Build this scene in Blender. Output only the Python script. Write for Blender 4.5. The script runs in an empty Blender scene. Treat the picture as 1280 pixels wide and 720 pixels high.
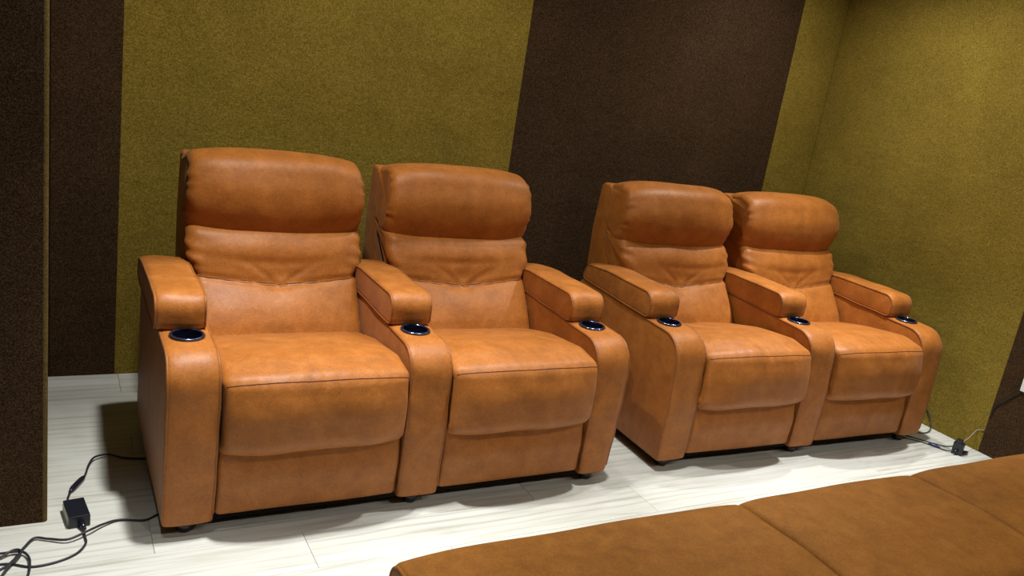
import bpy, math, random
import numpy as np
from mathutils import Matrix, Vector

# ------------------------------------------------------------------ camera
scene = bpy.context.scene
COL = scene.collection
cam_data = bpy.data.cameras.new('camera')
cam = bpy.data.objects.new('camera', cam_data)
COL.objects.link(cam)
cam_data.sensor_width = 36.0
cam_data.lens = 1036.3 / 1280 * 36.0
cam_data.clip_start = 0.02
R = ((0.87144478, -0.46702199, 0.14991482),
     (0.0031051, -0.30038183, -0.95381398),
     (0.49048379, 0.83166172, -0.26031603))
cam.matrix_world = Matrix((
    (R[0][0], -R[1][0], -R[2][0], -0.2991),
    (R[0][1], -R[1][1], -R[2][1], -2.3048),
    (R[0][2], -R[1][2], -R[2][2], 1.5169),
    (0, 0, 0, 1)))
scene.camera = cam

# ------------------------------------------------------------------ world, lamps, exposure
world = bpy.data.worlds.new('world')
scene.world = world
world.use_nodes = True
world.node_tree.nodes['Background'].inputs[0].default_value = (0.9, 0.85, 0.75, 1)
world.node_tree.nodes['Background'].inputs[1].default_value = 0.02
scene.view_settings.view_transform = 'Standard'
scene.view_settings.look = 'None'
scene.view_settings.gamma = 1.0
scene.view_settings.use_curve_mapping = False
scene.view_settings.exposure = 0.12

CEIL = 2.55
def downlight(x, y, power, size=0.09, color=(1.0, 0.93, 0.82), spread=150):
    ld = bpy.data.lights.new('ceiling_or_fill_lamp', 'AREA')
    ld.shape = 'DISK'; ld.size = size; ld.energy = power; ld.color = color
    ld.spread = math.radians(spread)
    o = bpy.data.objects.new('ceiling_or_fill_lamp', ld)
    COL.objects.link(o)
    o.location = (x, y, CEIL - 0.02)
    return o
def spotlight(x, y, power, angle=84, blend=0.7, color=(1.0, 0.97, 0.92), radius=0.045):
    ld = bpy.data.lights.new('ceiling_or_fill_spot', 'SPOT')
    ld.energy = power; ld.color = color; ld.shadow_soft_size = radius
    ld.spot_size = math.radians(angle); ld.spot_blend = blend
    o = bpy.data.objects.new('ceiling_or_fill_spot', ld)
    COL.objects.link(o)
    o.location = (x, y, CEIL - 0.03)
    return o
spotlight(0.32, -0.06, 198, 56, 1.0)
spotlight(1.50, -0.14, 160, 62, 1.0)
spotlight(2.92, -0.06, 240, 60, 1.0)
spotlight(-0.30, -0.95, 92, 62, 1.0)  # added fill: floor bounce from here lifts the left wall end
downlight(0.27, 0.05, 20, color=(1.0, 0.95, 0.86))
downlight(1.30, 0.60, 7, color=(1.0, 0.95, 0.86))  # weak fill added to brighten the back wall, not a known fitting
downlight(2.95, 0.42, 21, color=(1.0, 0.95, 0.86))
downlight(0.80, -2.3, 13)  # front fill, added with the next two to brighten the chair fronts
downlight(1.95, -2.3, 13)
downlight(3.30, -2.3, 13)

# ------------------------------------------------------------------ helpers
def tag(o, label=None, cat=None, group=None, kind=None):
    if label: o['label'] = label
    if cat: o['category'] = cat
    if group: o['group'] = group
    if kind: o['kind'] = kind
    return o

def empty(name, loc=(0, 0, 0), rz=0.0):
    o = bpy.data.objects.new(name, None)
    o.empty_display_size = 0.1
    COL.objects.link(o)
    o.location = loc; o.rotation_euler = (0, 0, rz)
    return o

def mesh_obj(name, verts, faces, mat, parent=None, smooth=True):
    me = bpy.data.meshes.new(name)
    me.from_pydata([tuple(v) for v in verts], [], faces)
    me.materials.append(mat)
    if smooth:
        me.polygons.foreach_set('use_smooth', [True] * len(me.polygons))
    me.update()
    o = bpy.data.objects.new(name, me)
    COL.objects.link(o)
    if parent: o.parent = parent
    return o

def box_data(x0, x1, y0, y1, z0, z1, b=0.0):
    """bevelled box: 24 verts when b>0"""
    if b <= 0:
        v = [(x, y, z) for x in (x0, x1) for y in (y0, y1) for z in (z0, z1)]
        f = [(0, 1, 3, 2), (4, 6, 7, 5), (0, 4, 5, 1), (2, 3, 7, 6), (0, 2, 6, 4), (1, 5, 7, 3)]
        return v, f
    import bmesh
    bm = bmesh.new()
    bmesh.ops.create_cube(bm, size=1.0)
    for w in bm.verts:
        w.co = Vector(((x0 + x1) / 2 + w.co.x * (x1 - x0), (y0 + y1) / 2 + w.co.y * (y1 - y0), (z0 + z1) / 2 + w.co.z * (z1 - z0)))
    bmesh.ops.bevel(bm, geom=bm.edges[:], offset=b, segments=2, affect='EDGES', profile=0.5)
    bm.verts.index_update()
    v = [tuple(w.co) for w in bm.verts]; f = [[w.index for w in p.verts] for p in bm.faces]
    bm.free()
    return v, f

def box(name, dims, mat, parent=None, b=0.0):
    v, f = box_data(*dims, b=b)
    return mesh_obj(name, v, f, mat, parent, smooth=False)

def fillet(pts, radii, n=7):
    out = []
    N = len(pts)
    for i in range(N):
        p = np.array(pts[i], float); a = np.array(pts[i - 1], float); c = np.array(pts[(i + 1) % N], float)
        r = radii[i]
        if r <= 0: out.append(p); continue
        u = (a - p) / np.linalg.norm(a - p); w = (c - p) / np.linalg.norm(c - p)
        ang = math.acos(max(-1, min(1, u @ w)))
        t = min(r / math.tan(ang / 2), 0.49 * np.linalg.norm(a - p), 0.49 * np.linalg.norm(c - p))
        r = t * math.tan(ang / 2)
        bis = (u + w) / np.linalg.norm(u + w)
        cen = p + bis * (r / math.sin(ang / 2))
        s = p + u * t; e = p + w * t
        a0 = math.atan2(*(s - cen)[::-1]); a1 = math.atan2(*(e - cen)[::-1])
        d = (a1 - a0 + math.pi) % (2 * math.pi) - math.pi
        for k in range(n + 1):
            q = a0 + d * k / n
            out.append(cen + r * np.array([math.cos(q), math.sin(q)]))
    return np.array(out)

def resample(P, step):
    Q = np.vstack([P, P[:1]])
    seg = np.linalg.norm(np.diff(Q, axis=0), axis=1)
    s = np.concatenate([[0], np.cumsum(seg)])
    n = max(12, int(round(s[-1] / step)))
    t = np.linspace(0, s[-1], n, endpoint=False)
    return np.stack([np.interp(t, s, Q[:, 0]), np.interp(t, s, Q[:, 1])], 1)

def loft(profile, x0, x1, rx, inset, step=0.012, nr=5, nx=20, disp=None, warp=None):
    """closed (y,z) profile swept along x with rounded ends; returns grid G[station, j] of points and x-fractions"""
    P = profile
    area = 0.5 * np.sum(P[:, 0] * np.roll(P[:, 1], -1) - np.roll(P[:, 0], -1) * P[:, 1])
    T = np.roll(P, -1, 0) - np.roll(P, 1, 0)
    T /= np.linalg.norm(T, axis=1)[:, None] + 1e-12
    Nn = np.stack([T[:, 1], -T[:, 0]], 1) * (1 if area > 0 else -1)   # outward
    xs, ins = [], []
    for k in range(nr + 1):
        a = math.pi / 2 * k / nr
        xs.append(x0 + rx * (1 - math.sin(a))); ins.append(inset * (1 - math.cos(a)))
    xs, ins = xs[::-1], ins[::-1]
    mid = list(np.linspace(x0 + rx, x1 - rx, nx + 1)[1:-1])
    X = np.array(xs + mid + [x0 + x1 - q for q in xs[::-1]])
    I = np.array(ins + [0] * len(mid) + ins[::-1])
    G = np.zeros((len(X), len(P), 3))
    G[:, :, 0] = X[:, None]
    G[:, :, 1:] = P[None] - Nn[None] * I[:, None, None]
    U = (X - x0) / (x1 - x0)
    if disp is not None:
        du = np.gradient(G, axis=0); dv = np.roll(G, -1, 1) - np.roll(G, 1, 1)
        n = np.cross(du, dv); n /= np.linalg.norm(n, axis=2)[:, :, None] + 1e-12
        ref = np.zeros_like(n); ref[:, :, 1:] = Nn[None]
        sgn = np.sign(np.sum(n[len(X) // 2] * ref[len(X) // 2]))
        d = disp(G[:, :, 0], G[:, :, 1], G[:, :, 2], np.repeat(U[:, None], len(P), 1), np.repeat(Nn[None], len(X), 0))
        G = G + n * sgn * d[:, :, None]
    if warp is not None:
        G = warp(G)
    return G, area

def loft_obj(name, G, area, mat, parent=None):
    S, N = G.shape[:2]
    V = G.reshape(-1, 3)
    F = []
    for i in range(S - 1):
        for j in range(N):
            k = (j + 1) % N
            q = (i * N + j, i * N + k, (i + 1) * N + k, (i + 1) * N + j)
            F.append(q if area < 0 else q[::-1])
    c0 = list(range(N)); c1 = [(S - 1) * N + j for j in range(N)]
    if area < 0: F += [c0[::-1], c1]
    else: F += [c0, c1[::-1]]
    o = mesh_obj(name, V, F, mat, parent)
    return o

def tube(name, pts, r, mat, parent=None, closed=False, ns=8):
    P = np.array(pts, float)
    n = len(P)
    if closed: T = np.roll(P, -1, 0) - np.roll(P, 1, 0)
    else: T = np.gradient(P, axis=0)
    T /= np.linalg.norm(T, axis=1)[:, None] + 1e-12
    up = np.array([0, 0, 1.0]) if abs(T[0][2]) < 0.9 else np.array([1.0, 0, 0])
    a = np.cross(T[0], up); a /= np.linalg.norm(a)
    V = []
    rr = r if hasattr(r, '__len__') else [r] * n
    for i in range(n):
        a = a - T[i] * (a @ T[i]); a /= np.linalg.norm(a) + 1e-12
        b = np.cross(T[i], a)
        for k in range(ns):
            t = 2 * math.pi * k / ns
            V.append(P[i] + rr[i] * (math.cos(t) * a + math.sin(t) * b))
    F = []
    for i in range(n if closed else n - 1):
        i2 = (i + 1) % n
        for k in range(ns):
            k2 = (k + 1) % ns
            F.append((i * ns + k, i * ns + k2, i2 * ns + k2, i2 * ns + k))
    if not closed:
        F.append(tuple(range(ns))[::-1]); F.append(tuple((n - 1) * ns + k for k in range(ns)))
    return mesh_obj(name, V, F, mat, parent)

def spline(pts, per=8):
    P = np.array(pts, float); out = []
    Q = np.vstack([2 * P[0] - P[1], P, 2 * P[-1] - P[-2]])
    for i in range(1, len(Q) - 2):
        p0, p1, p2, p3 = Q[i - 1:i + 3]
        for k in range(per):
            t = k / per
            out.append(0.5 * ((2 * p1) + (-p0 + p2) * t + (2 * p0 - 5 * p1 + 4 * p2 - p3) * t * t + (-p0 + 3 * p1 - 3 * p2 + p3) * t ** 3))
    out.append(P[-1])
    return np.array(out)

def lathe(name, prof, cx, cy, mat, parent=None, n=32, tilt=None):
    V = []; F = []
    m = len(prof)
    for k in range(n):
        a = 2 * math.pi * k / n
        for r, z in prof:
            V.append((cx + r * math.cos(a), cy + r * math.sin(a), z))
    for k in range(n):
        k2 = (k + 1) % n
        for i in range(m - 1):
            F.append((k * m + i, k2 * m + i, k2 * m + i + 1, k * m + i + 1))
    return mesh_obj(name, V, F, mat, parent)

# ------------------------------------------------------------------ materials
def new_mat(name):
    m = bpy.data.materials.new(name); m.use_nodes = True
    nt = m.node_tree
    return m, nt, nt.nodes['Principled BSDF'], nt.nodes, nt.links

def ramp(nodes, stops):
    r = nodes.new('ShaderNodeValToRGB')
    e = r.color_ramp.elements
    while len(e) > 1: e.remove(e[-1])
    e[0].position = stops[0][0]; e[0].color = (*stops[0][1], 1)
    for p, c in stops[1:]:
        q = e.new(p); q.color = (*c, 1)
    return r

def noise(nodes, links, scale, detail=4, rough=0.6, vec=None, dist=0.0):
    n = nodes.new('ShaderNodeTexNoise')
    n.inputs['Scale'].default_value = scale; n.inputs['Detail'].default_value = detail
    n.inputs['Roughness'].default_value = rough; n.inputs['Distortion'].default_value = dist
    if vec is not None: links.new(vec, n.inputs['Vector'])
    return n

def coords(nodes, links, scale=(1, 1, 1), kind='Object'):
    tc = nodes.new('ShaderNodeTexCoord'); mp = nodes.new('ShaderNodeMapping')
    mp.inputs['Scale'].default_value = scale
    links.new(tc.outputs[kind], mp.inputs['Vector'])
    return mp.outputs['Vector']

def mixc(nodes, links, a, b, fac, mode='MULTIPLY'):
    m = nodes.new('ShaderNodeMix'); m.data_type = 'RGBA'; m.blend_type = mode
    if isinstance(fac, float): m.inputs[0].default_value = fac
    else: links.new(fac, m.inputs[0])
    for s, i in ((a, 6), (b, 7)):
        if isinstance(s, tuple): m.inputs[i].default_value = (*s, 1)
        else: links.new(s, m.inputs[i])
    return m.outputs[2]

def suede(name, dark, mid, light, rough=0.50, spec=0.34, sheen=0.08):
    m, nt, b, N, L = new_mat(name)
    v = coords(N, L)
    n1 = noise(N, L, 13, 7, 0.68, v, 0.2)
    r1 = ramp(N, [(0.25, dark), (0.5, mid), (0.78, light)])
    L.new(n1.outputs['Fac'], r1.inputs[0])
    n2 = noise(N, L, 170, 3, 0.7, v)
    r2 = ramp(N, [(0.3, (0.80, 0.80, 0.80)), (0.7, (1.12, 1.12, 1.12))])
    L.new(n2.outputs['Fac'], r2.inputs[0])
    c = mixc(N, L, r1.outputs[0], r2.outputs[0], 1.0)
    L.new(c, b.inputs['Base Color'])
    b.inputs['Roughness'].default_value = rough
    b.inputs['Specular IOR Level'].default_value = spec
    b.inputs['Sheen Weight'].default_value = sheen
    b.inputs['Sheen Roughness'].default_value = 0.4
    b.inputs['Sheen Tint'].default_value = (1.0, 0.86, 0.74, 1)
    n3 = noise(N, L, 45, 6, 0.65, v)
    bp = N.new('ShaderNodeBump'); bp.inputs['Strength'].default_value = 0.22; bp.inputs['Distance'].default_value = 0.006
    L.new(n3.outputs['Fac'], bp.inputs['Height']); L.new(bp.outputs[0], b.inputs['Normal'])
    return m

def carpet(name, a, bcol, ccol, rough=0.95, spec=0.05):
    m, nt, b, N, L = new_mat(name)
    v = coords(N, L)
    n1 = noise(N, L, 230, 4, 0.75, v)
    r1 = ramp(N, [(0.32, a), (0.5, bcol), (0.70, ccol)])
    L.new(n1.outputs['Fac'], r1.inputs[0])
    n2 = noise(N, L, 3.2, 4, 0.6, v)
    r2 = ramp(N, [(0.3, (0.86, 0.86, 0.84)), (0.7, (1.1, 1.08, 1.08))])
    L.new(n2.outputs['Fac'], r2.inputs[0])
    vh = coords(N, L, (14, 14, 160))
    n4 = noise(N, L, 1.6, 4, 0.7, vh)
    r4 = ramp(N, [(0.3, (0.84, 0.84, 0.84)), (0.7, (1.12, 1.12, 1.12))])
    L.new(n4.outputs['Fac'], r4.inputs[0])
    c = mixc(N, L, r1.outputs[0], r2.outputs[0], 1.0)
    c = mixc(N, L, c, r4.outputs[0], 1.0)
    L.new(c, b.inputs['Base Color'])
    b.inputs['Roughness'].default_value = rough
    b.inputs['Specular IOR Level'].default_value = spec
    bp = N.new('ShaderNodeBump'); bp.inputs['Strength'].default_value = 0.5; bp.inputs['Distance'].default_value = 0.004
    L.new(n1.outputs['Fac'], bp.inputs['Height'])
    n5 = noise(N, L, 5, 3, 0.5, coords(N, L, (1, 1, 2.2)))
    bp2 = N.new('ShaderNodeBump'); bp2.inputs['Strength'].default_value = 0.3; bp2.inputs['Distance'].default_value = 0.02
    L.new(n5.outputs['Fac'], bp2.inputs['Height']); L.new(bp.outputs[0], bp2.inputs['Normal'])
    L.new(bp2.outputs[0], b.inputs['Normal'])
    return m

def plain(name, col, rough=0.5, metal=0.0, spec=0.5, bump=0.0):
    m, nt, b, N, L = new_mat(name)
    v = coords(N, L)
    n = noise(N, L, 60, 3, 0.6, v)
    r = ramp(N, [(0.3, tuple(c * 0.9 for c in col)), (0.7, tuple(min(1, c * 1.1) for c in col))])
    L.new(n.outputs['Fac'], r.inputs[0]); L.new(r.outputs[0], b.inputs['Base Color'])
    b.inputs['Roughness'].default_value = rough; b.inputs['Metallic'].default_value = metal
    b.inputs['Specular IOR Level'].default_value = spec
    return m

def plank_mat():
    m, nt, b, N, L = new_mat('whitewashed_wood')
    tc = N.new('ShaderNodeTexCoord')
    oi = N.new('ShaderNodeObjectInfo')
    sc = N.new('ShaderNodeVectorMath'); sc.operation = 'SCALE'; sc.inputs['Scale'].default_value = 37.0
    cmb = N.new('ShaderNodeCombineXYZ')
    for i in range(3): L.new(oi.outputs['Random'], cmb.inputs[i])
    L.new(cmb.outputs[0], sc.inputs[0])
    add = N.new('ShaderNodeVectorMath'); add.operation = 'ADD'
    L.new(tc.outputs['Object'], add.inputs[0]); L.new(sc.outputs[0], add.inputs[1])
    mp = N.new('ShaderNodeMapping'); mp.inputs['Scale'].default_value = (0.75, 5.5, 1)
    L.new(add.outputs[0], mp.inputs['Vector'])
    w = N.new('ShaderNodeTexWave'); w.wave_type = 'BANDS'; w.bands_direction = 'Y'
    w.inputs['Scale'].default_value = 1.5; w.inputs['Distortion'].default_value = 7.0
    w.inputs['Detail'].default_value = 3; w.inputs['Detail Scale'].default_value = 0.8
    L.new(mp.outputs[0], w.inputs['Vector'])
    r1 = ramp(N, [(0.0, (0.42, 0.43, 0.405)), (0.06, (0.49, 0.505, 0.485)), (0.22, (0.56, 0.58, 0.558)), (1.0, (0.59, 0.615, 0.595))])
    L.new(w.outputs['Fac'], r1.inputs[0])
    nm = noise(N, L, 1.7, 2, 0.5, mp.outputs[0])
    rm = ramp(N, [(0.42, (0.1, 0.1, 0.1)), (0.62, (1, 1, 1))])
    L.new(nm.outputs['Fac'], rm.inputs[0])
    grain = mixc(N, L, (0.57, 0.595, 0.575), r1.outputs[0], rm.outputs[0], 'MIX')
    n2 = noise(N, L, 2.0, 5, 0.65, mp.outputs[0], 1.2)
    r2 = ramp(N, [(0.30, (0.80, 0.79, 0.74)), (0.48, (0.98, 0.98, 0.97)), (0.7, (1.03, 1.03, 1.03))])
    L.new(n2.outputs['Fac'], r2.inputs[0])
    mp3 = N.new('ShaderNodeMapping'); mp3.inputs['Scale'].default_value = (4, 150, 1)
    L.new(add.outputs[0], mp3.inputs['Vector'])
    n3 = noise(N, L, 1.0, 3, 0.6, mp3.outputs[0])
    r3 = ramp(N, [(0.3, (0.90, 0.90, 0.88)), (0.6, (1.02, 1.02, 1.02))])
    L.new(n3.outputs['Fac'], r3.inputs[0])
    c = mixc(N, L, grain, r2.outputs[0], 1.0)
    c = mixc(N, L, c, r3.outputs[0], 1.0)
    vt = ramp(N, [(0.0, (0.95, 0.95, 0.94)), (1.0, (1.03, 1.03, 1.04))])
    L.new(oi.outputs['Random'], vt.inputs[0])
    c = mixc(N, L, c, vt.outputs[0], 1.0)
    L.new(c, b.inputs['Base Color'])
    b.inputs['Roughness'].default_value = 0.42; b.inputs['Specular IOR Level'].default_value = 0.4
    bp = N.new('ShaderNodeBump'); bp.inputs['Strength'].default_value = 0.1; bp.inputs['Distance'].default_value = 0.002
    L.new(n3.outputs['Fac'], bp.inputs['Height']); L.new(bp.outputs[0], b.inputs['Normal'])
    return m

TAN = suede('tan_suede', (0.240, 0.078, 0.011), (0.335, 0.113, 0.017), (0.430, 0.157, 0.031))
TAN2 = suede('brown_suede', (0.175, 0.067, 0.009), (0.235, 0.092, 0.013), (0.30, 0.124, 0.022), 0.65, 0.14, 0.10)
PIPE = suede('piping_suede', (0.20, 0.066, 0.012), (0.25, 0.085, 0.015), (0.30, 0.108, 0.022))
THREAD = plain('seam_thread', (0.12, 0.035, 0.012), 0.8)
OLIVE = carpet('olive_carpet', (0.090, 0.060, 0.006), (0.21, 0.153, 0.024), (0.39, 0.295, 0.068))
BROWN = carpet('brown_carpet', (0.013, 0.006, 0.002), (0.046, 0.0265, 0.013), (0.115, 0.072, 0.042))
EDGE = carpet('brown_olive_carpet', (0.06, 0.038, 0.012), (0.10, 0.070, 0.024), (0.17, 0.125, 0.05))
WOOD = plank_mat()
BLACK = plain('black_plastic', (0.010, 0.011, 0.018), 0.22)
DARK = plain('black_dust_cover', (0.010, 0.009, 0.009), 0.9, spec=0.1)
CUPM = plain('cup_blue_black', (0.002, 0.0025, 0.008), 0.25, spec=0.3)
CHROME = plain('chrome_ring', (0.10, 0.13, 0.24), 0.18, metal=0.9)
CABLE = plain('black_cable', (0.015, 0.015, 0.02), 0.5)
GREYP = plain('grey_plastic', (0.30, 0.29, 0.24), 0.4)
WHITEP = plain('white_plastic', (0.8, 0.82, 0.84), 0.35)
PLASTER = plain('ceiling_paint', (0.16, 0.13, 0.09), 0.9, spec=0.1)
JOINT = plain('plank_joint', (0.35, 0.33, 0.28), 0.8)

# ------------------------------------------------------------------ the room
YW, XR, YF, XL = 1.302, 3.79, -3.6, -2.6
floor = box('floor', (XL, XR + 0.1, YF, YW + 0.1, -0.08, -0.006), JOINT)
tag(floor, 'whitewashed wood plank floor under the recliners', None, None, 'structure')
PW, PL = 0.193, 1.285
v, f = box_data(-PL / 2 + 0.0005, PL / 2 - 0.0005, -PW / 2 + 0.0005, PW / 2 - 0.0005, -0.006, 0.0, 0.0012)
proto = mesh_obj('plank', v, f, WOOD, floor, smooth=False)
pm = proto.data
random.seed(4)
first = True
rows = int((YW - YF) / PW)
for r in range(rows + 1):
    y = YW - PW * (r + 0.5)
    if y - PW / 2 < YF - 0.1: continue
    off = (r * 0.43) % PL
    x = XL + off - PL / 2
    while x - PL / 2 < XR:
        if x + PL / 2 > XL:
            if first: o = proto; first = False
            else:
                o = proto.copy(); COL.objects.link(o); o.parent = floor
            o.location = (x, y, 0)
            # trim against the two side walls so no plank sticks through them
            lo, hi = max(x - PL / 2, XL), min(x + PL / 2, XR)
            if lo > x - PL / 2 + 1e-4 or hi < x + PL / 2 - 1e-4:
                s = (hi - lo) / PL
                o.location.x = (lo + hi) / 2; o.scale.x = max(s, 0.01)
        x += PL

ceiling = box('ceiling', (XL - 0.1, XR + 0.1, YF - 0.1, YW + 0.1, CEIL, CEIL + 0.1), PLASTER)
tag(ceiling, 'plain painted ceiling above the seats', None, None, 'structure')

def wall(name, dims, label):
    o = box(name, dims, BROWN); tag(o, label, None, None, 'structure'); return o
wb = wall('wall_back', (XL - 0.1, XR + 0.12, YW + 0.006, YW + 0.12, 0, CEIL), 'back wall covered in olive and dark brown carpet stripes')
def carpet_panel(dims, mat, parent):
    return box('carpet_panel', dims, mat, parent, b=0.0015)
S0, S1, S2 = -0.0436, 1.7028, 3.4383
carpet_panel((-0.285, S0, YW, YW + 0.006, 0.0, CEIL), BROWN, wb)
carpet_panel((S0, S1, YW, YW + 0.006, 0.0, CEIL), OLIVE, wb)
carpet_panel((S1, S2, YW, YW + 0.006, 0.0, CEIL), BROWN, wb)
carpet_panel((S2, XR, YW, YW + 0.006, 0.0, CEIL), OLIVE, wb)
wr = wall('wall_right', (XR + 0.006, XR + 0.12, YF, YW + 0.006, 0, CEIL), 'right wall covered in olive and dark brown carpet stripes')
T0 = -0.178
carpet_panel((XR, XR + 0.006, T0, YW, 0.0, CEIL), OLIVE, wr)
carpet_panel((XR, XR + 0.006, T0 - 1.745, T0, 0.0, CEIL), BROWN, wr)
carpet_panel((XR, XR + 0.006, YF, T0 - 1.745, 0.0, CEIL), OLIVE, wr)
# projecting end of the left wall
wl = box('wall_left', (XL, -0.296, 0.196, YW + 0.006, 0, CEIL), BROWN)
tag(wl, 'projecting left wall end covered in dark brown carpet', None, None, 'structure')
carpet_panel((XL, -0.304, 0.190, 0.196, 0, CEIL), BROWN, wl)
prof = [(-0.304, 0.190)] + [(-0.304 + 0.012 * math.sin(a), 0.202 - 0.012 * math.cos(a)) for a in np.linspace(0, math.pi / 2, 7)[1:]] + [(-0.292, YW)]
Vv = [(x, y, z) for x, y in prof for z in (0.0, CEIL)]
Ff = [(2 * i, 2 * i + 2, 2 * i + 3, 2 * i + 1) for i in range(len(prof) - 1)]
n0 = len(Vv)
mesh_obj('carpet_edge', Vv, Ff, EDGE, wl)
wf = wall('wall_front', (XL - 0.1, XR + 0.12, YF - 0.1, YF, 0, CEIL), 'front wall behind the viewer in brown carpet')
wo = wall('wall_side', (XL - 0.1, XL, YF, 0.196, 0, CEIL), 'far left wall in brown carpet')

# ------------------------------------------------------------------ theatre loveseats
W, P = 0.147, 0.740
TOTAL = 2 * P + W

def bump1(x, c, w): return np.exp(-((x - c) / w) ** 2)

def cut_hole(o, cx, cy, r, z0, z1):
    n = 40
    V = [(cx + r * math.cos(2 * math.pi * k / n), cy + r * math.sin(2 * math.pi * k / n), z) for z in (z0, z1) for k in range(n)]
    F = [tuple(range(n))[::-1], tuple(range(n, 2 * n))] + [(k, (k + 1) % n, n + (k + 1) % n, n + k) for k in range(n)]
    c = mesh_obj('cutter', V, F, DARK, o.parent)
    bpy.context.view_layer.update()
    md = o.modifiers.new('hole', 'BOOLEAN'); md.operation = 'DIFFERENCE'; md.object = c; md.solver = 'EXACT'
    dg = bpy.context.evaluated_depsgraph_get()
    me = bpy.data.meshes.new_from_object(o.evaluated_get(dg))
    o.modifiers.clear()
    old = o.data; o.data = me; me.name = old.name
    bpy.data.meshes.remove(old)
    cm = c.data; bpy.data.objects.remove(c); bpy.data.meshes.remove(cm)

def make_arm(parent, x0, rng, pad_dx=0.0, taper=0.0, taper_side=1):
    ph = rng.random() * 6
    prof = resample(fillet([(0.0, 0.047), (-0.003, 0.30), (0.012, 0.574), (0.30, 0.582), (0.70, 0.595), (0.80, 0.598), (0.795, 0.047)],
                           [0.012, 0.3, 0.10, 0.3, 0.2, 0.05, 0.02]), 0.012)
    def d(x, y, z, u, n):
        pil = (1 - (2 * u - 1) ** 4)
        front = np.clip(-n[..., 0], 0, 1) + 0.6 * np.clip(n[..., 1], 0, 1)
        r = 0.007 * pil * front
        r += 0.0012 * np.sin(38 * z + 9 * y + ph) * np.sin(30 * x + 12 * z + ph)
        return r
    def wp(G):
        if taper:
            t = np.clip(1 - G[..., 2] / 0.45, 0, 1) * taper
            uu = (G[..., 0] - x0) / W
            k = uu if taper_side > 0 else (1 - uu)
            G[..., 0] -= taper_side * t * np.clip(k, 0, 1)
        return G
    G, a = loft(prof, x0, x0 + W, 0.011, 0.011, nr=4, nx=10, disp=d, warp=wp)
    arm = loft_obj('arm', G, a, TAN, parent)
    cx, cy, cz = x0 + W / 2, 0.186, 0.590
    cut_hole(arm, cx, cy, 0.043, 0.50, 0.70)
    # piping along both front edges, from the hem over the top to the back
    yz = G[len(G) // 2, :, 1:]
    order = []
    n = len(yz)
    j0 = int(np.argmin((yz[:, 0] - 0.0) ** 2 + (yz[:, 1] - 0.075) ** 2))
    j1 = int(np.argmin((yz[:, 0] - 0.77) ** 2 + (yz[:, 1] - 0.60) ** 2))
    up = yz[(j0 + 3) % n, 1] > yz[j0, 1]
    j = j0
    while j != j1:
        order.append(j); j = (j + (1 if up else -1)) % n
    for st in (2, len(G) - 3):
        pts = G[st, order]
        tube('piping', pts, 0.0046, PIPE, arm)
    # padded rest on top of the arm
    py = 0.0
    prof2 = resample(fillet([(0.262, 0.583), (0.232, 0.588), (0.228, 0.692), (0.58, 0.690), (0.745, 0.675), (0.775, 0.598)],
                            [0.015, 0.018, 0.052, 0.1, 0.035, 0.02]), 0.010)
    ph2 = rng.random() * 6
    def d2(x, y, z, u, n):
        pil = 1 - (2 * u - 1) ** 4
        return 0.006 * pil + 0.0022 * np.sin(26 * y + ph2 + 10 * x) * np.sin(20 * z + 31 * x + ph2) * (0.4 + pil)
    G2, a2 = loft(prof2, x0 - 0.004 + pad_dx, x0 + W + 0.000 + pad_dx, 0.014, 0.014, nr=4, nx=12, disp=d2)
    pad = loft_obj('arm_pad', G2, a2, TAN, parent)
    for st in (2, len(G2) - 3):
        tube('piping', G2[st], 0.0044, PIPE, pad, closed=True)
    # cup holder sunk into the arm in front of the pad
    prof_c = [(0.0, cz - 0.066), (0.034, cz - 0.066), (0.038, cz - 0.060), (0.041, cz - 0.006), (0.0425, cz - 0.001)]
    cup = lathe('cup_holder', prof_c, cx, cy, CUPM, parent)
    prof_r = [(0.0415, cz - 0.006), (0.0425, cz - 0.001), (0.046, cz + 0.0005), (0.0505, cz - 0.001), (0.0525, cz - 0.005), (0.049, cz - 0.008), (0.0415, cz - 0.006)]
    lathe('ring', prof_r, cx, cy, CHROME, cup)
    # round black foot, front and back
    for fy in (0.055, 0.74):
        lathe('foot', [(0.0, 0.0), (0.020, 0.0), (0.024, 0.004), (0.026, 0.040), (0.0, 0.040)], cx, fy, BLACK, parent, n=20)
    return arm

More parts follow.
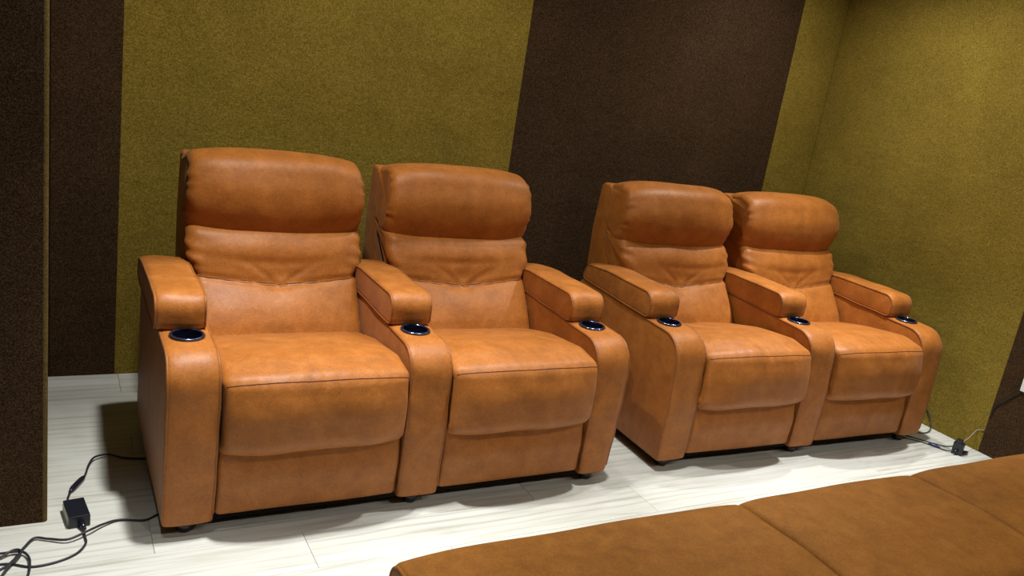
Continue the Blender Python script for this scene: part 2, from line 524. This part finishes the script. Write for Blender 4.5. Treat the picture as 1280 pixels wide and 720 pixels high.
def make_seat(parent, x0, x1, rng):
    ph = rng.random() * 6
    prof = resample(fillet([(-0.026, 0.270), (-0.054, 0.300), (-0.046, 0.40), (-0.014, 0.505), (0.10, 0.531), (0.32, 0.505), (0.56, 0.452), (0.56, 0.38), (0.05, 0.30)],
                           [0.010, 0.035, 0.25, 0.045, 0.15, 0.25, 0.03, 0.03, 0.03]), 0.010)
    def d(x, y, z, u, n):
        pil = 1 - np.abs(2 * u - 1) ** 3
        fr = np.clip(-n[..., 0], 0, 1); tp = np.clip(n[..., 1], 0, 1)
        r = (0.024 * pil - 0.010) * fr + 0.020 * pil * tp * np.clip((0.55 - y) / 0.35, 0, 1)
        # puckers that run across the top seam
        s = np.sqrt((y + 0.014) ** 2 + (z - 0.505) ** 2)
        r -= 0.0045 * np.exp(-(s / 0.011) ** 2)
        r += 0.0014 * np.sin(88 * x + ph) * np.sin(53 * x + 1.3 * ph) * np.exp(-(s / 0.05) ** 2)
        r += 0.0022 * np.sin(17 * x + 7 * y + ph) * np.sin(11 * y + 9 * z + 6 * x + ph)
        # soft folds on the front face
        r += 0.0020 * fr * np.sin(31 * x + 9 * z + ph) * np.sin(14 * z + 4 * x + ph)
        return r
    def ws(G):
        c = np.abs(2 * (G[..., 0] - x0) / (x1 - x0) - 1)
        k = np.clip((0.50 - G[..., 2]) / 0.20, 0, 1) * np.clip((0.06 - G[..., 1]) / 0.06, 0, 1)
        G[..., 1] += 0.024 * k * c ** 6
        k2 = np.clip((0.14 - G[..., 1]) / 0.14, 0, 1) * np.clip((G[..., 2] - 0.30) / 0.15, 0, 1)
        G[..., 1] -= 0.018 * (1 - c ** 2) * k2
        G[..., 2] += 0.008 * np.clip((0.34 - G[..., 2]) / 0.06, 0, 1) * (1 - c ** 2)
        return G
    G, a = loft(prof, x0, x1, 0.028, 0.022, nr=6, nx=52, disp=d, warp=ws)
    seat = loft_obj('seat', G, a, TAN, parent)
    yz = prof
    j = int(np.argmin((yz[:, 0] + 0.014) ** 2 + (yz[:, 1] - 0.505) ** 2))
    tube('seam', G[3:-3, j], 0.0016, THREAD, seat, ns=6)
    # leg rest panel below the overhanging lip
    prof = resample(fillet([(0.006, 0.062), (0.002, 0.18), (0.020, 0.315), (0.07, 0.315), (0.07, 0.062)],
                           [0.012, 0.15, 0.02, 0.01, 0.01]), 0.010)
    def d3(x, y, z, u, n):
        pil = 1 - np.abs(2 * u - 1) ** 4
        fr = np.clip(-n[..., 0], 0, 1)
        return fr * (0.010 * pil * np.exp(-((z - 0.19) / 0.10) ** 2) + 0.0014 * np.sin(13 * x + 6 * z + ph) * np.sin(21 * z + ph))
    G, a = loft(prof, x0 + 0.003, x1 - 0.003, 0.018, 0.014, nr=5, nx=30, disp=d3)
    loft_obj('leg_rest', G, a, TAN, parent)

def make_back(parent, xm, rng):
    ph = rng.random() * 6
    half = (P - W) / 2
    x0, x1 = xm - half + 0.004, xm + half - 0.004
    # shell of the backrest, upright box behind the cushions
    prof = resample(fillet([(0.775, 0.612), (0.800, 0.78), (0.862, 1.030), (0.945, 1.036), (0.966, 0.80), (0.955, 0.612)],
                           [0.01, 0.1, 0.02, 0.03, 0.1, 0.01]), 0.015)
    def ds(x, y, z, u, n): return 0.002 * np.sin(15 * z + ph) * np.sin(12 * y + 8 * x)
    G, a = loft(prof, xm - 0.314, xm + 0.314, 0.014, 0.012, nr=4, nx=14, disp=ds)
    loft_obj('back_shell', G, a, TAN, parent)
    # lower cushion with V shaped stitched seam
    prof = resample(fillet([(0.46, 0.42), (0.505, 0.50), (0.600, 0.630), (0.672, 0.790), (0.76, 0.835), (0.86, 0.835), (0.81, 0.60), (0.60, 0.42)],
                           [0.02, 0.15, 0.2, 0.05, 0.04, 0.02, 0.1, 0.02]), 0.0085)
    cu = lambda u: np.clip(1 - np.abs(2 * u - 1), 0, 1)
    zs = lambda u: 0.648 - 0.034 * cu(u)
    def d(x, y, z, u, n):
        fr = np.clip(-n[..., 0] * 1.2, 0, 1)
        pil = 1 - np.abs(2 * u - 1) ** 3.5
        c = 2 * u - 1
        dz = z - zs(u)
        r = 0.024 * pil * np.exp(-((z - 0.735) / 0.065) ** 2) + 0.020 * pil * np.exp(-((z - 0.54) / 0.075) ** 2)
        r -= 0.010 * np.exp(-(dz / 0.011) ** 2)
        # deep dimple in the middle of the V and creases that fan out of it
        rad = np.sqrt((x - xm) ** 2 + dz ** 2)
        r -= 0.007 * np.exp(-(((x - xm) / 0.045) ** 2 + ((dz - 0.025) / 0.035) ** 2))
        for sx, sl, ln, am in ((-1, 0.62, 0.15, 0.0085), (1, 0.50, 0.17, 0.0080), (-1, 0.20, 0.20, 0.005), (1, 0.24, 0.15, 0.0045), (-1, -0.30, 0.11, 0.0045), (1, -0.45, 0.10, 0.0035)):
            xx = sx * (x - xm); sl2 = sl * (1 + 0.15 * math.sin(ph + 7 * sl))
            dd = dz - sl2 * xx * (1 - 0.9 * xx) * np.where(xx > 0, 1, 0)
            r -= am * np.exp(-(dd / (0.008 + 0.05 * np.clip(xx, 0, 1))) ** 2) * np.clip(1 - xx / ln, 0, 1) * np.clip((xx - 0.004) / 0.03, 0, 1)
        # shallow hollow under the headrest
        zc2 = 0.725 - 0.030 * (1 - c ** 2) + 0.006 * np.sin(2 * c + ph)
        r -= 0.0055 * np.exp(-((z - zc2) / 0.013) ** 2) * np.clip(0.9 - 0.9 * np.abs(c + 0.35 * math.cos(ph)), 0, 1)
        # puckers along both side edges
        e = np.exp(-(np.minimum(u, 1 - u) / 0.07) ** 2)
        r += 0.0032 * e * np.sin(105 * z + ph + 14 * c + 1.5 * np.sin(37 * z + ph)) * np.clip((z - 0.60) / 0.08, 0, 1)
        r += 0.0020 * np.sin(24 * x + 6 * z + ph) * np.sin(20 * z - 4 * x + ph)
        return r * fr
    def wc(G):
        t = np.clip((G[..., 2] - 0.645) / 0.075, 0, 1); t = t * t * (3 - 2 * t)
        G[..., 0] = xm + (G[..., 0] - xm) * (1 + 0.085 * t)
        return G
    G, a = loft(prof, x0, x1, 0.034, 0.030, nr=7, nx=56, disp=d, warp=wc)
    cush = loft_obj('back_cushion', G, a, TAN, parent)
    S = len(G); pts = []
    frontj = [j for j in range(len(prof)) if prof[j, 0] < 0.70 and prof[j, 1] < 0.79 and prof[j, 1] > 0.46 and prof[j,0] < 0.46 + (prof[j,1]-0.42)*0.68]
    for i in range(4, S - 4):
        u = (G[i, 0, 0] - x0) / (x1 - x0)
        zt = zs(np.array(u))
        js = sorted(frontj, key=lambda j: G[i, j, 2])
        zz = np.array([G[i, j, 2] for j in js])
        pts.append([np.interp(zt, zz, [G[i, j, c] for j in js]) for c in range(3)])
    pts = np.array(pts)
    for off in (-0.0035, 0.0035):
        q = pts.copy(); q[:, 2] += off; q[:, 1] += off * 0.6
        tube('seam', q, 0.0014, THREAD, cush, ns=6)
    # headrest pillow
    prof = resample(fillet([(0.775, 0.752), (0.705, 0.755), (0.640, 0.915), (0.695, 1.042), (0.785, 1.068), (0.885, 1.052), (0.880, 0.86), (0.845, 0.80)],
                           [0.03, 0.055, 0.30, 0.07, 0.06, 0.03, 0.03, 0.02]), 0.011)
    def dh(x, y, z, u, n):
        pil = 1 - np.abs(2 * u - 1) ** 4
        c = 2 * u - 1
        fr = np.clip(-n[..., 0], 0, 1); tp = np.clip(n[..., 1], 0, 1)
        r = 0.016 * pil * fr + 0.010 * (1 - c ** 2) * tp - 0.012 * (1 - pil) * tp
        r += 0.008 * pil * np.clip(-n[..., 1], 0, 1)
        e = np.exp(-(np.minimum(u, 1 - u) / 0.045) ** 2)
        r += 0.0034 * e * np.sin(110 * z + 45 * y + ph + 1.8 * np.sin(41 * z + ph)) * (fr + 0.2) * (0.6 + 0.4 * np.sin(29 * z + 2 * ph))
        r += 0.0022 * np.sin(16 * x + 9 * z + ph) * np.sin(13 * z + 8 * y + ph)
        return r
    def wh(G):
        c = np.abs((G[..., 0] - xm) / 0.326); z = G[..., 2]
        low = np.clip((0.90 - z) / 0.12, 0, 1); top = np.clip((z - 0.94) / 0.10, 0, 1)
        G[..., 2] = z + low * (0.016 * c ** 2.5 + 0.030 * c ** 14) - top * (0.006 * c ** 2.5 + 0.010 * c ** 14)
        fr = np.clip((0.82 - G[..., 1]) / 0.15, 0, 1)
        G[..., 1] += fr * (0.022 * c ** 2.5)
        return G
    G, a = loft(prof, xm - 0.321, xm + 0.323, 0.034, 0.030, nr=8, nx=50, disp=dh, warp=wh)
    loft_obj('headrest', G, a, TAN, parent)

def make_loveseat(label, loc, rz, seed, pad_dx=0.0, taper=0.0):
    rng = random.Random(seed)
    root = empty('theater_loveseat', loc, rz)
    tag(root, label, 'recliner sofa', 'two seat theater recliners')
    for i in range(3):
        make_arm(root, i * P, rng, pad_dx if i == 0 else 0.0, taper if i == 2 else 0.0)
    for i in range(2):
        make_seat(root, i * P + W + 0.002, (i + 1) * P - 0.002, rng)
        make_back(root, i * P + (W + P) / 2, rng)
    # black underside frame and plain rear panel
    box('base_frame', (0.018, TOTAL - 0.018, 0.035, 0.80, 0.034, 0.060), DARK, root, b=0.004)
    for i in range(2):
        box('rear_panel', (i * P + W + 0.004, (i + 1) * P - 0.004, 0.79, 0.85, 0.065, 0.61), TAN, root, b=0.012)
    return root

make_loveseat('tan suede two seat recliner standing on the left beside the brown wall end', (0, 0, 0), 0, 3, -0.012, 0.026)
make_loveseat('tan suede two seat recliner standing on the right beside the olive side wall', (1.877, 0.0241, 0), -0.0309, 11)

# ------------------------------------------------------------------ low upholstered bench in the foreground
bench = empty('ottoman_bench', (0.362, -1.345, 0))
tag(bench, 'low brown suede bench of three joined cushions in the foreground', 'ottoman')
BX = [0.0, 1.023, 1.776, 2.79]
def bench_cushion(x0, x1, seed):
    ph = seed * 1.7
    prof = resample(fillet([(0.0, 0.17), (-0.004, 0.445), (0.25, 0.455), (0.508, 0.445), (0.502, 0.17)], [0.01, 0.05, 0.5, 0.06, 0.01]), 0.012)
    def d(x, y, z, u, n):
        pil = 1 - np.abs(2 * u - 1) ** 6
        r = 0.008 * pil * np.clip(n[..., 1], 0, 1) + 0.008 * pil * np.abs(n[..., 0])
        r += 0.0022 * np.sin(9 * x + 5 * y + ph) * np.sin(11 * y - 6 * x + ph)
        return r
    G, a = loft(prof, x0, x1, 0.020, 0.020, nr=5, nx=40, disp=d)
    o = loft_obj('cushion', G, a, TAN2, bench)
    if seed == 1:
        tube('piping', G[2], 0.004, TAN2, o, closed=True)
for k in range(3):
    bench_cushion(BX[k] + 0.001, BX[k + 1] - 0.001, k + 1)
box('bench_base', (0.01, 2.78, 0.015, 0.49, 0.06, 0.18), TAN2, bench, b=0.01)
for fx in (0.08, 1.035, 1.788, 2.72):
    for fy in (0.06, 0.44):
        lathe('foot', [(0.0, 0.0), (0.020, 0.0), (0.026, 0.062), (0.0, 0.062)], fx, fy, BLACK, bench, n=16)

# ------------------------------------------------------------------ adapters and cables
def cable(name, pts, r, label, mat=CABLE):
    P3 = [(p[0], p[1], p[2] if len(p) > 2 else r) for p in pts]
    o = tube(name, spline(P3, 10), r, mat)
    tag(o, label, 'cable')
    return o

adp = empty('power_adapter', (-0.215, 0.190, 0), 0.137)
tag(adp, 'black box power adapter lying on the floor left of the recliner', 'adapter')
box('adapter_case', (-0.029, 0.029, -0.054, 0.054, 0.0, 0.038), BLACK, adp, b=0.003)
box('side_label', (-0.0305, -0.0288, -0.046, 0.046, 0.005, 0.032), GREYP, adp, b=0.0004)
tube('cable_sleeve', [(0.004, -0.053, 0.016), (0.006, -0.068, 0.014), (0.008, -0.084, 0.010)], [0.010, 0.008, 0.0055], BLACK, adp, ns=12)
tube('cable_sleeve', [(-0.010, 0.053, 0.016), (-0.010, 0.064, 0.012)], [0.006, 0.0045], BLACK, adp, ns=12)

c1 = cable('power_cable', [(-0.232, 0.250, 0.013), (-0.236, 0.30, 0.006), (-0.225, 0.35, 0.005), (-0.205, 0.395, 0.006), (-0.184, 0.435, 0.008), (-0.170, 0.50, 0.012), (-0.150, 0.545, 0.014), (-0.108, 0.563, 0.010), (-0.059, 0.541), (0.003, 0.523), (0.06, 0.515)], 0.0035,
           'thin black cable running from adapter up to the left recliner')
tube('inline_connector', spline([(-0.230, 0.338, 0.007), (-0.216, 0.368, 0.008), (-0.196, 0.408, 0.008), (-0.184, 0.432, 0.008)], 4),
     [0.0035, 0.006, 0.0085, 0.0095, 0.0095, 0.0095, 0.0095, 0.0095, 0.009, 0.0085, 0.007, 0.005, 0.0035][:13], BLACK, c1, ns=12)
cable('power_cable', [(0.07, 0.19), (0.008, 0.151), (-0.033, 0.128), (-0.099, 0.145, 0.005), (-0.143, 0.125, 0.010), (-0.188, 0.088, 0.016), (-0.24, 0.063, 0.012), (-0.29, 0.085, 0.008), (-0.324, 0.098, 0.008), (-0.349, 0.06, 0.006), (-0.377, 0.001), (-0.403, -0.029), (-0.47, -0.07)], 0.0035,
      'black cable from under the recliner crossing in front of adapter')
cable('power_cable', [(-0.200, 0.107, 0.010), (-0.196, 0.075, 0.006), (-0.196, 0.039, 0.005), (-0.221, -0.003), (-0.271, -0.030), (-0.329, -0.036), (-0.375, -0.012), (-0.404, -0.004), (-0.48, 0.0)], 0.0034,
      'black cable curving from the sleeve of the left adapter')
cable('power_cable', [(-0.48, 0.052), (-0.406, 0.040, 0.009), (-0.358, 0.034, 0.011), (-0.340, 0.012, 0.010), (-0.334, -0.023, 0.010), (-0.338, -0.078, 0.006), (-0.36, -0.14), (-0.43, -0.18)], 0.0034,
      'black cable hooking down at the lower left edge of the picture')
cable('power_cable', [(-0.48, 0.010), (-0.42, 0.015, 0.006), (-0.375, 0.040, 0.014), (-0.356, 0.030, 0.015), (-0.362, 0.008, 0.014), (-0.385, -0.035, 0.012), (-0.41, -0.09, 0.004), (-0.45, -0.16)], 0.0034,
      'black cable folded in a tight bend among the left cables')

adr = empty('wall_adapter', (3.622, -0.172, 0), 0.35)
tag(adr, 'small black plug adapter on the floor near the right wall', 'adapter')
box('adapter_case', (-0.017, 0.017, -0.024, 0.024, 0.0, 0.062), BLACK, adr, b=0.003)
box('plug_top', (-0.013, 0.013, -0.012, 0.016, 0.061, 0.078), BLACK, adr, b=0.003)
tube('cable_sleeve', [(-0.016, 0.0, 0.025), (-0.026, 0.004, 0.020), (-0.036, 0.010, 0.012)], [0.008, 0.007, 0.004], BLACK, adr, ns=10)
tube('cable_sleeve', [(0.014, -0.022, 0.012), (0.034, -0.030, 0.011), (0.060, -0.034, 0.008)], [0.009, 0.010, 0.006], BLACK, adr, ns=10)
c2 = cable('power_cable', [(3.44, 0.06), (3.520, -0.01), (3.556, -0.060), (3.575, -0.105), (3.585, -0.138, 0.006), (3.602, -0.165, 0.012)], 0.0030,
           'dark cable from the right recliner to the adapter by wall')
tube('inline_connector', spline([(3.556, -0.060, 0.006), (3.566, -0.082, 0.007), (3.578, -0.110, 0.006)], 4), [0.004, 0.006, 0.0075, 0.008, 0.008, 0.008, 0.007, 0.006, 0.004], plain('blue_black_plastic', (0.03, 0.04, 0.12), 0.3), c2, ns=10)
cable('power_cable', [(3.46, 0.10), (3.54, 0.02), (3.585, -0.045), (3.62, -0.085), (3.632, -0.110, 0.008), (3.628, -0.150, 0.03)], 0.0030,
      'black cable passing behind the connector to the right adapter')
cable('power_cable', [(3.48, 0.20), (3.585, 0.09), (3.66, 0.045, 0.004), (3.72, 0.050, 0.010), (3.77, 0.085, 0.035), (3.783, 0.13, 0.085), (3.784, 0.18, 0.11)], 0.0026,
      'thin dark cable looping off the floor against olive wall')
cable('power_cable', [(3.632, -0.178, 0.066), (3.70, -0.165, 0.078), (3.784, -0.145, 0.10), (3.786, -0.175, 0.115)], 0.0022,
      'thin pale wire rising from adapter to the right wall', GREYP)

sock = empty('wall_socket', (XR, -0.315, 0.415))
tag(sock, 'white wall socket on dark brown carpet at the right edge', 'socket')
box('socket_plate', (-0.010, 0.0, -0.045, 0.036, -0.04, 0.04), WHITEP, sock, b=0.003)
for dy in (-0.012, 0.008):
    box('socket_hole', (-0.0106, -0.0096, dy - 0.004, dy + 0.004, -0.004, 0.004), DARK, sock)
cable('power_cable', [(3.783, -0.292, 0.385), (3.785, -0.262, 0.345), (3.785, -0.225, 0.295), (3.785, -0.195, 0.26), (3.785, -0.185, 0.2)], 0.0026,
      'dark lead hanging below the white socket on brown carpet')
